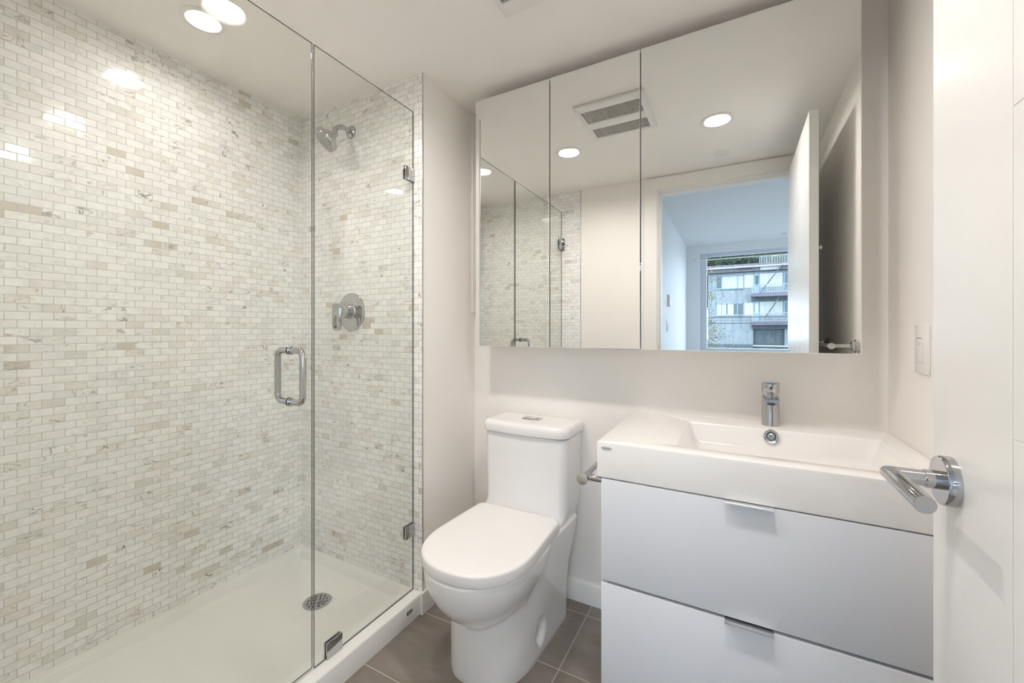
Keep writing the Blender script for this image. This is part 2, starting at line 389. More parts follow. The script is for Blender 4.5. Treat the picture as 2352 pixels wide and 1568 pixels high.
# ------------------------------------------------------------------ fan grille
t = thing('ceiling_vent', (-.518, 1.015, CEIL), 'square white exhaust fan cover with two slotted grilles on the ceiling', 'fan vent')
fx0, fx1, fy0, fy1 = -.683, -.355, .83, 1.205; gx0, gx1 = -.664, -.386
G = [(.858, .962), (1.030, 1.148)]
mb = MB(); zt, zb = CEIL, CEIL-.014
mb.box((fx0, fy0, zt), (gx0, fy1, zb), .003); mb.box((gx1, fy0, zt), (fx1, fy1, zb), .003)
for y0, y1 in ((fy0, G[0][0]), (G[0][1], G[1][0]), (G[1][1], fy1)): mb.box((gx0-.004, y0, zt), (gx1+.004, y1, zb), .003)
mb.build('frame', 'plastic_white', t)
for y0, y1 in G:
    g = MB(); g.box((gx0-.001, y0-.001, zt-.0005), (gx1+.001, y1+.001, zb+.0055)); gp = g.build('grille', 'dark', t)
    g = MB(); k = 40; st = (gx1-gx0)/k
    for i in range(k+1): g.box((gx0+st*i-st*.18, y0-.001, zb+.0055), (gx0+st*i+st*.18, y1+.001, zb+.003))
    g.build('slats', 'plastic_white', gp, smooth=0)

# ------------------------------------------------------------------ shower pan
t = thing('shower_pan', (-1.54, .69, 0), 'white acrylic shower tray with a raised curb behind the glass', 'shower tray')
px0, px1, py0, py1 = XL, XJ-.002, YW, YE; zt = .083
mb = MB()
def rr(x0, y0, x1, y1, z, r, n=6):
    out = []
    for cx, cy_, a in ((x1-r, y0+r, -PI/2), (x1-r, y1-r, 0), (x0+r, y1-r, PI/2), (x0+r, y0+r, PI)):
        for i in range(n+1): out.append(Vector((cx+r*math.cos(a+PI/2*i/n), cy_+r*math.sin(a+PI/2*i/n), z)))
    return out
DX, DY = -1.54, 1.112
R_ = [rr(px0, py0, px1, py1, 0, .001), rr(px0, py0, px1, py1, zt-.006, .001), rr(px0, py0, px1-.002, py1, zt-.002, .001), rr(px0, py0, px1-.006, py1, zt, .001),
      rr(px0+.026, py0+.026, px1-.076, py1-.026, zt, .012), rr(px0+.03, py0+.03, px1-.080, py1-.03, zt-.004, .014),
      rr(px0+.036, py0+.036, px1-.088, py1-.036, zt-.030, .018), rr(px0+.044, py0+.044, px1-.096, py1-.044, zt-.037, .02), rr(px0+.06, py0+.06, px1-.115, py1-.06, zt-.039, .03)]
R_.append([Vector((DX+.30*math.cos(a), DY-.25+.42*math.sin(a), zt-.043)) for a in []] or [Vector((DX+(p.x-DX)*.35, DY+(p.y-DY)*.35, zt-.045)) for p in R_[-1]])
n = len(R_[0])
R_.append([Vector((DX+.056*math.cos(-PI/4+2*PI*i/n-PI/4), DY+.056*math.sin(-PI/4+2*PI*i/n-PI/4), zt-.048)) for i in range(n)])
mb.rings(R_, True, True); tray = mb.build('tray', 'acrylic', t, smooth=40)
mb = MB().lathe([(.056, -.001), (.056, .002), (.052, .0035), (.046, .0025), (.001, .0025)], (DX, DY, zt-.048))
dr = mb.build('drain', 'chrome', t)
mb = MB(); random.seed(4)
for ring, (r, k) in enumerate(((.012, 4), (.024, 8), (.037, 12))):
    for i in range(k):
        a = 2*PI*(i+.5*ring)/k; M = Matrix.Translation((DX+r*math.cos(a), DY+r*math.sin(a), zt-.0450)) @ Matrix.Rotation(a+.9, 4, 'Z')
        mb.box((-.0062, -.0022, -.0003), (.0062, .0022, .0003), .0002, 1, M)
mb.build('drain_slots', 'dark', dr, smooth=0)
bd = MB().box((px1-.0005, 1.222, .040), (px1+.0015, 1.252, .053), .0005).build('badge', 'dark_grey', t)
MB().box((px1+.001, 1.227, .0445), (px1+.0022, 1.247, .0485)).build('badge_mark', 'badge_grey', bd)

# ------------------------------------------------------------------ glass
GX = -1.192; GT = .0028
def pane(name, lo, hi, parent):
    mb = MB(); mb.box(lo, hi, .0011, 2)
    for f in mb.bm.faces:
        if abs(f.normal.x) < .9: f.material_index = 1
    return mb.build(name, ['glass', 'glass_edge'], parent, smooth=0)
t = thing('shower_screen', (GX, 1.08, .083), 'fixed clear glass shower panel clamped to the marble end wall', 'shower panel')
pane('glass_pane', (GX-GT, .848, .0855), (GX+GT, YE-.003, 2.096), t)
def clip(y0, y1, z0, z1, parent, name='clip'):
    mb = MB(); mb.box((GX+GT, y0, z0), (GX+GT+.006, y1, z1), .0012); mb.box((GX-GT-.006, y0, z0), (GX-GT, y1, z1), .0012)
    c = mb.build(name, 'chrome', parent); return c
clip(1.257, YE-.001, 1.797, 1.852, t); clip(1.257, YE-.001, .313, .366, t); clip(.89, .951, .0835, .138, t)
t = thing('shower_door', (GX, .46, .083), 'swinging clear glass shower door with a chrome pull handle', 'shower door')
pane('glass_pane', (GX-GT, .075, .092), (GX+GT, .842, 2.096), t)
HY, HZ0, HZ1 = .768, .957, 1.114
def cpull(sgn):
    r = .022; off = .062; x = GX+sgn*GT; X = GX+sgn*off; pts = [(x, HY, HZ0)]
    for i in range(9):
        a = PI/2*i/8; pts.append((X-sgn*r+sgn*r*math.sin(a), HY, HZ0+r-r*math.cos(a)))
    for i in range(9):
        a = PI/2*i/8; pts.append((X-sgn*r+sgn*r*math.cos(a), HY, HZ1-r+r*math.sin(a)))
    pts.append((x, HY, HZ1)); return pts
h = MB().tube(cpull(1), .0098, 20).build('pull_handle', 'chrome', t, smooth=50)
MB().tube(cpull(-1), .0098, 20).build('pull_handle', 'chrome', t, smooth=50)
for z in (HZ0, HZ1):
    mb = MB()
    for s in (-1, 1): mb.lathe([(.0125, 0), (.0135, .001), (.0135, .0035), (.0125, .0045)], (GX+s*GT, HY, z), (s, 0, 0))
    mb.build('washer', 'chrome', h)
for z in (1.80, .30):
    mb = MB()
    for s in (-1, 1): mb.box((GX+s*GT, .075, z), (GX+s*(GT+.010), .132, z+.09), .002)
    mb.box((GX-.025, YW+.0005, z), (GX+.025, YW+.0075, z+.09), .001); mb.box((GX-.012, YW+.004, z+.02), (GX+.012, .08, z+.07), .001)
    mb.build('hinge', 'chrome', t)

# ------------------------------------------------------------------ shower head
t = thing('overhead_shower', (-1.578, YE, 2.10), 'chrome wall shower head on a short bent arm', 'shower head')
fl = Vector((-1.572, YE, 2.098))
MB().lathe([(.030, .0005), (.030, .003), (.027, .008), (.018, .012), (.011, .013)], fl, (0, -1, 0)).build('flange', 'chrome', t)
hd = Vector((-1.590, 1.186, 2.014)); nd = Vector((-.36, -.62, -.70)).normalized()
back = hd - nd*.055
pts = [fl, fl+Vector((0, -.035, .003)), fl+Vector((-.003, -.055, .001)), fl+Vector((-.005, -.072, -.007)), fl+Vector((-.008, -.086, -.022))]
pts += [back + (-nd*.004)]
MB().tube(pts, .0112, 16).build('arm', 'chrome', t, smooth=60)
MB().lathe([(.0095, -.066), (.014, -.063), (.0155, -.056), (.0145, -.05), (.016, -.046), (.016, -.043), (.026, -.040), (.030, -.034), (.031, -.024), (.048, -.020), (.054, -.016), (.0555, -.010), (.0555, .004), (.053, .008), (.050, .008)], hd, nd).build('head', 'chrome', t)
f = MB().lathe([(.0505, .0065), (.049, .0085), (.001, .0095)], hd, nd).build('spray_face', 'spray_grey', t)
mb = MB(); U = nd.orthogonal().normalized(); V = nd.cross(U)
for r, k in ((.012, 6), (.022, 12), (.032, 18), (.042, 24)):
    for i in range(k):
        a = 2*PI*i/k; mb.lathe([(.0017, .008), (.0012, .0112)], hd+(U*math.cos(a)+V*math.sin(a))*r, nd, 6)
mb.build('nozzles', 'plastic_white', f)
# ------------------------------------------------------------------ shower valve
vc = Vector((-1.569, YE, 1.260))
t = thing('shower_valve', vc, 'round chrome shower mixer with a loop lever on marble', 'shower valve')
MB().lathe([(.088, .0005), (.088, .003), (.085, .006), (.078, .0075), (.001, .0085)], vc, (0, -1, 0), 56).build('escutcheon', 'chrome', t)
hub = MB().lathe([(.036, .007), (.034, .012), (.031, .014), (.031, .038), (.0285, .039), (.0285, .043), (.031, .044), (.031, .078), (.029, .081), (.001, .082)], vc, (0, -1, 0)).build('hub', 'chrome', t)
# flat loop lever hanging from the end of the hub
yl0, yl1 = vc.y-.090, vc.y-.072
def stad(hw, zt_, zb_, n=14):
    o = []
    for i in range(n+1): a = PI*i/n; o.append((hw*math.cos(a), zt_+hw*math.sin(a)))
    for i in range(n+1): a = PI+PI*i/n; o.append((hw*math.cos(a), zb_+hw*math.sin(a)))
    return o
oz = vc.z; ox = vc.x
outer = stad(.021, .016, -.066); inner = stad(.0125, -.034, -.064)
R_ = []
for y, pr, sh in ((yl0, outer, .0015), (yl0-.0, outer, 0)): pass
mk = lambda pr, y: [Vector((ox+a, y, oz+b_)) for a, b_ in pr]
MB().rings([mk(inner, yl0), mk(outer, yl0), mk(outer, yl1), mk(inner, yl1)], closed=True).build('lever', 'chrome', t, smooth=50)
MB().lathe([(.004, .0455), (.004, .0475), (.001, .048)], vc+Vector((0, -.0, 0))+Vector((.0, 0, 0)), (0, -1, 0), 10).build('index_mark', 'dark_grey', hub)

# ------------------------------------------------------------------ toilet
TX_ = -.772
t = thing('toilet', (TX_, 1.35, 0), 'white one-piece toilet with closed lid between shower and vanity', 'toilet')
def smin(a, b, k): h = max(k-abs(a-b), 0)/k; return min(a, b)-h*h*k*.25
def smax(a, b, k): return -smin(-a, -b, k)
def lerp(z, tab):
    if z <= tab[0][0]: return tab[0][1]
    for (a, x), (b_, y) in zip(tab, tab[1:]):
        if z <= b_: f = (z-a)/(b_-a); f = f*f*(3-2*f)*.5+f*.5; return x+(y-x)*f
    return tab[-1][1]
def bu(z): return max(0, min(1, (z-.19)/.21))
def FRf(z): return min(1.112, .988+.127*(1-bu(z))**2.2) if z > .19 else 1.112
def BWf(z): return .192-.087*(1-bu(z))**2
def halfw(y, z):
    # pedestal
    pf = 1.112; 
    if y > pf:
        q = min(1, (y-pf)/.20); zr = max(0, min(1, (z-.08)/.32)); zr = zr*zr*(3-2*zr); yr = max(0, min(1, (y-1.2)/.24)); yr = yr*yr*(3-2*yr); ped = .152*(1-(1-q)**2.3)**(1/2.3) + .014*max(0, min(1, (y-1.25)/.33)) + .024*zr*yr
    else: ped = 0
    if z > .19:
        yf = FRf(z); bw = BWf(z)
        if y > yf:
            q = min(1, (y-yf)/.235); bo = bw*(1-(1-q)**2.2)**(1/2.2)
            e = max(0, min(1, (y-(1.15+.19*bu(z)))/.22)); bo = bo - e*e*(3-2*e)*(bw-.04)
        else: bo = 0
        hw = smax(ped, bo, .02*min(1, max(0, (y-yf-.10)/.08))+1e-4)
    else: hw = ped
    # recess for the floor bolt
    dy, dz = (y-1.345)/.034, (z-.088)/.052
    if dy*dy+dz*dz < 1: 
        k = 1-(dy*dy+dz*dz); hw -= .024*min(1, k*1.8)*min(1, max(0, (y-1.29)/.05))
    return hw
zs = [0, .004, .012] + [.02+.0075*i for i in range(20)] + [.172+.006*i for i in range(38)] + [.398, .402, .404]
rings = []; NY = 72
for z in zs:
    zz = min(z, .40); yf = FRf(zz); yb = 1.60+.06*max(0, min(1, (z-.25)/.12)); ins = 0 if z > .01 else .002
    if z > .4: ins = .004*(z-.4)/.004*1.5
    side = []
    for i in range(NY+1):
        q = i/NY; y = yf + (yb-yf)*(.5*q+.5*q**2.2) ; hw = halfw(y, zz)
        eb = (yb-y)/.03
        if eb < 1: hw *= (1-.12*(1-eb)**2)
        side.append((max(hw-ins, .0005), y+ (ins if i < 3 else 0)))
    ring = [Vector((TX_+h, y, z)) for h, y in side] + [Vector((TX_-h, y, z)) for h, y in reversed(side)]
    rings.append(ring)
MB().rings(rings).build('bowl', 'porcelain', t, smooth=60)
# tank
def tsec(hw, yf, yb, z, r, bow=.0):
    pts = []
    for cx, cy_, a in ((hw-r, yf+r, -PI/2), (hw-r, yb-.012, 0), (-(hw-r), yb-.012, PI/2), (-(hw-r), yf+r, PI)):
        rr_ = r if cy_ == yf+r else .012
        for i in range(9):
            aa = a+PI/2*i/8; pts.append((cx+(hw-r-abs(cx) if 0 else 0)+ (rr_*math.cos(aa) if rr_ == r else (r if cx > 0 else -r)*0+ (rr_*math.cos(aa)+(r-rr_)*(1 if cx > 0 else -1))), cy_+rr_*math.sin(aa)))
    # extra points along the front with a slight bow
    fr = [(-(hw-r)+2*(hw-r)*i/10, yf) for i in range(1, 10)]
    pts = pts + fr
    return [Vector((TX_+x, y-bow*(1-(x/hw)**2) if y < yf+r*1.01 else y, z)) for x, y in pts]
T = []
for z, hw, yf, yb, r in ((.30, .158, 1.50, 1.64, .02), (.34, .162, 1.498, 1.65, .02), (.385, .172, 1.490, 1.662, .02), (.41, .178, 1.470, 1.668, .02), (.418, .1795, 1.474, 1.67, .022), (.427, .1815, 1.486, 1.672, .028),
                         (.44, .184, 1.496, 1.676, .033), (.46, .1865, 1.502, 1.68, .036), (.50, .1885, 1.504, 1.683, .036), (.56, .190, 1.504, 1.686, .036), (.65, .191, 1.504, 1.688, .036), (.7400, .192, 1.504, 1.688, .036)):
    T.append(tsec(hw, yf, yb, z, r, .012 if z > .43 else .004))
MB().rings(T).build('tank', 'porcelain', t, smooth=60)
L = []
for z, g in ((.7432, -.013), (.7435, -.0035), (.7445, -.001), (.747, .0), (.772, .002), (.780, -.0005), (.786, -.005), (.7895, -.012), (.7910, -.022), (.7915, -.04)):
    L.append(tsec(.197+g, 1.496-g, 1.693+g*.6, z, .038+min(g, 0)*.3, .016))
MB().rings(L).build('tank_lid', 'porcelain', t, smooth=60)
bt = MB().box((TX_-.040, 1.572, .7905), (TX_+.040, 1.620, .7940), .0015).build('flush_button', 'chrome', t)
MB().box((TX_-.037, 1.576, .7935), (TX_+.020, 1.616, .7975), .0015).build('button_half', 'alu', bt)
# seat + cover
def seat_sec(z, off, hw=.196, yf=.988, yb=1.474):
    pts = []; n = 36; yc = 1.205
    for i in range(n+1):
        a = PI*i/n; c_, s_ = math.cos(a), math.sin(a)
        pts.append(((hw-off)*(abs(c_)**(2/2.25))*(1 if c_ > 0 else -1), yc-(yc-yf-off)*(abs(s_)**(2/2.25))))
    bw = hw-.012; r = .03
    for i in range(9): a = PI-PI/2*i/8 ; pts.append((-(bw-r-off)+ (r)*math.cos(a), yb-r-off+r*math.sin(a)))
    for i in range(9): a = PI/2-PI/2*i/8; pts.append(((bw-r-off)+r*math.cos(a), yb-r-off+r*math.sin(a)))
    return [Vector((TX_+x, y, z)) for x, y in pts]
MB().rings([seat_sec(.4045, .010), seat_sec(.405, .005), seat_sec(.4075, .005), seat_sec(.408, .010)]).build('seat', 'seat_plastic', t, smooth=50)
MB().rings([seat_sec(.4085, .004), seat_sec(.409, .0005), seat_sec(.411, 0), seat_sec(.4365, .0), seat_sec(.4405, .001), seat_sec(.4435, .004), seat_sec(.4453, .009), seat_sec(.446, .02), seat_sec(.4465, .08)]).build('seat_cover', 'seat_plastic', t, smooth=60)

# ------------------------------------------------------------------ vanity
VX0, VX1, VY, VT = -.340, XR-.002, 1.156, .854
t = thing('vanity_cabinet', (.04, 1.42, .155), 'white wall-hung vanity cabinet with two wide drawers under the basin', 'vanity cabinet')
mb = MB(); mb.box((VX0, VY+.021, .155), (VX0+.016, YB-.014, .749)); mb.box((VX1-.016, VY+.021, .155), (VX1, YB-.014, .749)); mb.box((VX0, VY+.021, .155), (VX1, YB-.014, .171)); mb.box((VX0, YB-.03, .155), (VX1, YB-.014, .749)); mb.box((VX0+.016, VY+.03, .60), (VX1-.016, VY+.045, .749))
mb.build('carcass', 'lacquer', t, smooth=0)
for z0, z1 in ((.4585, .7485), (.1575, .4505)):
    d = MB().box((VX0+.001, VY, z0), (VX1, VY+.018, z1), .0012).build('drawer_front', 'lacquer', t)
    mb = MB(); hx0, hx1 = -.023, .081; mb.box((hx0, VY-.016, z1+.0005), (hx1, VY+.015, z1+.0022), .0004, 1); mb.box((hx0, VY-.0165, z1-.0018), (hx1, VY-.0145, z1+.0022), .0004, 1)
    mb.build('pull', 'alu', d, smooth=0)
    MB().box((VX0+.03, VY+.018, z0+.02), (VX1-.03, VY+.40, z1-.06)).build('drawer_box', 'dark_grey', d, smooth=0)  # dark grey stands in for the shadow inside the drawer gaps
# basin
t = thing('basin', (.04, 1.43, .752), 'thick white rectangular washbasin top with a wide shallow bowl', 'washbasin')
BX0, BX1, BZ = -.352, XR-.001, .7515
def R4(x0, y0, x1, y1, z, r): return rr(x0, y0, x1, y1, z, r, 6)
bx0, bx1, by0, by1 = -.144, .372, 1.222, 1.563
rs = [R4(BX0+.012, VY+.002, BX1, YB-.002, BZ, .002), R4(BX0, VY, BX1, YB-.001, BZ+.002, .004), R4(BX0, VY, BX1, YB-.001, VT-.005, .004), R4(BX0+.001, VY+.0015, BX1, YB-.001, VT-.0015, .004), R4(BX0+.004, VY+.005, BX1, YB-.001, VT, .004),
      R4(bx0-.004, by0-.004, bx1+.004, by1+.004, VT, .010), R4(bx0-.001, by0-.001, bx1+.001, by1+.001, VT-.0015, .010), R4(bx0+.002, by0+.002, bx1-.002, by1-.001, VT-.006, .012),
      R4(bx0+.018, by0+.010, bx1-.018, by1-.010, VT-.060, .02), R4(bx0+.026, by0+.018, bx1-.026, by1-.018, VT-.069, .024), R4(bx0+.044, by0+.038, bx1-.055, by1-.034, VT-.074, .03), R4(bx0+.20, by0+.14, bx1-.20, by1-.14, VT-.079, .03)]
MB().rings(rs).build('bowl', 'basin_white', t, smooth=40)
ov = Vector((.102, 1.5545, .833))
MB().lathe([(.013, -.004), (.013, .0), (.016, .003), (.0205, .0035), (.0215, .002), (.0215, -.004)], ov, (0, -1, .14), 32).build('overflow_ring', 'chrome', t)
MB().lathe([(.0125, -.002), (.010, .0015), (.001, .0025)], ov, (0, -1, .14), 24).build('overflow_cap', 'chrome', t)
mb = MB(); rg = []
for y, k in ((VY+.0005, 1), (VY-.0012, 1), (VY-.0016, .85)): rg.append([Vector((-.3235+.0155*k*math.cos(2*PI*i/28), y, .838+.0042*k*math.sin(2*PI*i/28))) for i in range(28)])
mb.rings(rg).build('badge', 'badge_grey', t)
MB().lathe([(.024, 0), (.024, .002), (.018, .004), (.001, .006)], (.11, 1.39, VT-.0795)).build('drain_plug', 'chrome', t)
# ------------------------------------------------------------------ faucet
FX, FY = .105, 1.632
t = thing('faucet', (FX, FY, VT), 'short chrome single-lever tap standing on the basin ledge', 'tap')
MB().lathe([(.0265, 0), (.0268, .002), (.0262, .004), (.0258, .095), (.0258, .099)], (FX, FY, VT), n=48).build('body', 'chrome', t)
# angular spout block sweeping forward from the body
mb = MB()
secs = [(FY-.008, .0252, VT+.066, VT+.099), (FY-.026, .0245, VT+.074, VT+.098), (FY-.050, .0225, VT+.081, VT+.0955), (FY-.058, .0205, VT+.084, VT+.0945)]
def ssec(y, hw, z0, z1, r=.0035):
    o = []
    for cx, cz, a in ((hw-r, z0+r, -PI/2), (hw-r, z1-r, 0), (-(hw-r), z1-r, PI/2), (-(hw-r), z0+r, PI)):
        for i in range(5): o.append(Vector((FX+cx+r*math.cos(a+PI/2*i/4), y, cz+r*math.sin(a+PI/2*i/4))))
    return o
mb.rings([ssec(*s_) for s_ in secs]); sp = mb.build('spout', 'chrome', t, smooth=40)
MB().lathe([(.0115, 0), (.0115, .006), (.009, .007)], (FX, FY-.0385, VT+.0805), (0, 0, -1), 24).build('aerator', 'dark_grey', sp)
MB().lathe([(.022, .098), (.022, .108), (.0225, .109)], (FX, FY, VT), n=40).build('neck_ring', 'chrome', t)
hn = MB().lathe([(.0245, .109), (.0258, .111), (.0258, .140), (.0252, .1425)], (FX, FY, VT), n=48).build('handle', 'chrome', t)
mb = MB(); o = []
for i in range(25): a = PI*i/24; o.append((.0262*math.cos(a), .0262*math.sin(a)))
o += [(-.0262, -.01), (-.0225, -.046), (.0225, -.046), (.0262, -.01)]
mb.rings([[Vector((FX+x, FY+y, VT+.1425-(y-.026)*.05)) for x, y in o], [Vector((FX+x, FY+y, VT+.1458-(y-.026)*.05)) for x, y in o]])
mb.build('lever', 'chrome', hn, smooth=40)
MB().lathe([(.0042, 0), (.0042, .001), (.001, .0014)], (FX, FY-.0258, VT+.128), (0, -1, 0), 16).build('index_mark', 'dark_grey', hn)

# ------------------------------------------------------------------ toilet paper holder on vanity side
t = thing('toilet_paper_holder', (VX0, 1.20, .728), 'chrome toilet paper bar mounted on the vanity side', 'toilet roll holder')
hx, hz = -.407, .724
MB().cyl((VX0+.0005, 1.205, hz+.004), (hx+.004, 1.205, hz+.004), .0105, 24, .001).build('post', 'chrome', t)
MB().cyl((hx, 1.192, hz), (hx, 1.375, hz), .0088, 24, .001).build('bar', 'chrome', t)
MB().cyl((hx, 1.184, hz), (hx, 1.192, hz), .0168, 32, .001).build('end_disc', 'brushed', t)

# ------------------------------------------------------------------ mirror cabinet
MY, MZ0, MZ1 = 1.531, 1.1046, 2.201
t = thing('mirror_cabinet', (-.35, 1.6, MZ0), 'wide wall cabinet with three mirrored doors above toilet and vanity', 'mirror cabinet')
MB().box((-1.014, MY+.020, MZ0+.004), (.314, YB, MZ1-.004)).build('carcass', 'carcass', t, smooth=0)
for x0, x1 in ((-1.024, -.6645), (-.6615, -.3045), (-.3015, .324)):
    mb = MB(); mb.box((x0, MY, MZ0), (x1, MY+.018, MZ1), .0015, 1)
    for f in mb.bm.faces: f.material_index = 0 if f.normal.y < -.3 else (1 if f.normal.y > .9 else 2)
    mb.build('mirror_door', ['mirror', 'carcass', 'alu'], t, smooth=0)

# ------------------------------------------------------------------ light switch
t = thing('light_switch', (XR, 1.421, 1.127), 'white wall plate with timer switch beside the mirror cabinet', 'light switch')
MB().box((XR-.0065, 1.379, 1.064), (XR, 1.463, 1.190), .002).build('plate', 'plastic_white', t)
s_ = MB().box((XR-.0095, 1.4035, 1.0935), (XR-.006, 1.4385, 1.1605), .001).build('rocker', 'plastic_white', t)
MB().box((XR-.0099, 1.4195, 1.1385), (XR-.0094, 1.4225, 1.1415)).build('indicator_light', 'dark_grey', s_, smooth=0)
MB().box((XR-.0099, 1.4045, 1.1545), (XR-.0094, 1.4375, 1.1560)).build('timer_slot', 'dark_grey', s_, smooth=0)
# ------------------------------------------------------------------ towel bar behind door
t = thing('towel_bar', (XR, .72, 1.112), 'chrome towel bar on the wall behind the open door, seen in mirror', 'towel bar')
BXx = .336
for y in (1.01, .45):
    p = MB().lathe([(.026, 0), (.026, .010), (.022, .013), (.020, .014), (.020, .020), (.017, .023), (.0095, .024), (.0088, .030), (.0088, XR-BXx)], (XR-.0003, y, 1.112), (-1, 0, 0), 28).build('post', 'chrome', t)
MB().cyl((BXx, .435, 1.112), (BXx, 1.024, 1.112), .0085, 24).build('bar', 'chrome', t)
for y, s_ in ((1.024, 1), (.435, -1)): MB().cyl((BXx, y, 1.112), (BXx, y+s_*.006, 1.112), .0125, 24, .001).build('end_disc', 'brushed', t)

# ------------------------------------------------------------------ bathroom door (open)
DX0, DX1, DY0, DY1, DZ = .280, .314, .092, .902, 2.121
t = thing('door_1', (DX0, .5, 0), 'open white bathroom door with fine grooves and a chrome lever', 'door', kind='structure')
mb = MB()
GZ = [.28, .665, 1.05, 1.432, 1.815]; gy = .687; gw = .0007; gd = .0012
# leaf core and face slabs split by routed grooves
mb.box((DX0+gd, DY0, .008), (DX1-gd, DY1, DZ))
for xa, xb in ((DX0, DX0+gd+.0005), (DX1-gd-.0005, DX1)):
    mb.box((xa, gy+gw, .008), (xb, DY1, DZ), .0003, 1)
    zz = [.008-gw] + GZ + [DZ+gw]
    for z0, z1 in zip(zz, zz[1:]): mb.box((xa, DY0, z0+gw), (xb, gy-gw, z1-gw), .0003, 1)
mb.build('leaf', 'door_paint', t, smooth=0)
rz, ry = .953, .837
for sg, x0 in ((-1, DX0), (1, DX1)):
    ex = (DX0-.067) if sg < 0 else DX1+.045
    hd_ = MB().lathe([(.036, 0), (.036, .012), (.0345, .0145), (.012, .015)], (x0, ry, rz), (sg, 0, 0), 48).build('handle', 'chrome', t)
    if sg < 0:
        MB().lathe([(.0135, .014), (.0135, .030), (.012, .031), (.0118, .033)], (x0, ry, rz), (sg, 0, 0), 32).build('collar', 'chrome', hd_)
        r = .0118
        # mitred round lever: neck then grip, with a slanted end
        ring = lambda c, ax, n=28: None
        n_ = 28; A = []
        for i in range(n_): a = 2*PI*i/n_; A.append((r*math.cos(a), r*math.sin(a)))
        R0 = [Vector((x0-.031, ry+u, rz+v)) for u, v in A]
        R1 = [Vector((ex+0-u*1.0, ry+u, rz+v)) for u, v in A]      # 45 degree mitre plane
        tip = ry-.128
        R2 = [Vector((ex-u, tip+.0015+u*.0, rz+v)) for u, v in A]
        R3 = [Vector((ex-u*.93, tip, rz+v*.93)) for u, v in A]
        MB().rings([R0, R1, R2, R3]).build('lever', 'chrome', hd_, smooth=40)
    else:
        MB().tube([(x0+.012, ry, rz), (x0+.03, ry, rz), (x0+.038, ry-.004, rz), (x0+.042, ry-.012, rz), (x0+.042, ry-.12, rz)], .0105, 20).build('lever', 'chrome', hd_, smooth=50)
for z in (.22, 1.05, 1.90):
    MB().cyl((DX1+.006, DY0-.006, z), (DX1+.006, DY0-.006, z+.09), .006, 16).build('hinge', 'alu', t)
MB().lathe([(.010, 0), (.010, .003), (.005, .006), (.005, .016), (.009, .020), (.009, .025), (.001, .028)], (DX1, .80, 1.545), (1, 0, 0), 20).build('hook', 'plastic_white', t)
MB().box((OX0+.0078, .022, .985), (OX0+.0092, .052, 1.055), .0003, 1).build('strike_plate', 'brushed', label='small metal strike plate on the door jamb', category='strike plate')

# ------------------------------------------------------------------ bedroom beyond
BC = 2.45; BXL = -.655; BXR = 2.9; BY = -3.72
struct('wall_bedroom_left', MB().box((BXL-.1, BY-.2, 0), (BXL, -.06, BC)), 'bed_paint', 'pale bedroom wall seen through the doorway')
SY0, SY1, SZ0, SZ1 = -2.9, -1.5, .84, 2.325
mb = MB(); mb.box((BXR, BY-.2, 0), (BXR+.1, SY0, BC)); mb.box((BXR, SY1, 0), (BXR+.1, -.06, BC)); mb.box((BXR, SY0, 0), (BXR+.1, SY1, SZ0)); mb.box((BXR, SY0, SZ1), (BXR+.1, SY1, BC))
struct('wall_bedroom_right', mb, 'bed_paint', 'far side wall of the bedroom')
t = thing('fill_window', (BXR+.05, -2.1, SZ0), 'added unseen side window bringing daylight into the bedroom', 'window', kind='structure')  # added window, out of view, to let in more daylight
mb = MB(); mb.box((BXR+.02, SY0, SZ0), (BXR+.09, SY0+.06, SZ1), .003); mb.box((BXR+.02, SY1-.06, SZ0), (BXR+.09, SY1, SZ1), .003); mb.box((BXR+.02, SY0+.06, SZ0), (BXR+.09, SY1-.06, SZ0+.06), .003); mb.box((BXR+.02, SY0+.06, SZ1-.06), (BXR+.09, SY1-.06, SZ1), .003)
mb.build('frame', 'bed_frame', t)
MB().box((BXR+.05, SY0+.05, SZ0+.05), (BXR+.056, SY1-.05, SZ1-.05)).build('pane', 'window_glass', t, smooth=0)
struct('floor_bedroom', MB().box((BXL-.1, BY-.2, -.1), (BXR+.1, -.06, 0)), 'oak_floor', 'bedroom floor')
struct('ceiling_bedroom', MB().box((BXL-.1, BY-.2, BC), (BXR+.1, -.06, BC+.1)), 'bed_paint', 'bedroom ceiling')
mb = MB(); mb.box((XR+.1, -.08, 0), (BXR, -.06, BC)); mb.box((OX0-CW, -.0745, OZ+CW), (XR+.1, -.06, BC)); mb.box((OX1+CW, -.0745, 0), (XR+.1, -.06, OZ+CW)); mb.box((BXL, -.0745, 0), (OX0-CW, -.06, BC))
struct('wall_bedroom_near', mb, 'bed_paint', 'bedroom side of the doorway wall')
WX0, WX1, WZ0, WZ1 = -.462, 1.72, .84, 2.325
mb = MB(); mb.box((BXL, BY-.2, 0), (WX0, BY, BC)); mb.box((WX1, BY-.2, 0), (BXR, BY, BC)); mb.box((WX0, BY-.2, 0), (WX1, BY, WZ0)); mb.box((WX0, BY-.2, WZ1), (WX1, BY, BC))
struct('wall_bedroom_window', mb, 'bed_paint', 'bedroom wall around the large window')
t = thing('window_1', (.9, BY, WZ0), 'wide grey framed bedroom window reflected in the mirror', 'window', kind='structure')
mb = MB(); fw = .085; y0, y1 = BY-.13, BY-.045
mb.box((WX0, y0, WZ0), (WX0+fw, y1, WZ1), .004); mb.box((WX1-fw, y0, WZ0), (WX1, y1, WZ1), .004)
mb.box((WX0+fw, y0, WZ1-.045), (WX1-fw, y1, WZ1), .004); mb.box((WX0+fw, y0, WZ0), (WX1-fw, y1, WZ0+.065), .004)
mb.box((.86, y0, WZ0+.06), (.92, y1, WZ1-.04), .004)
mb.build('frame', 'bed_frame', t)
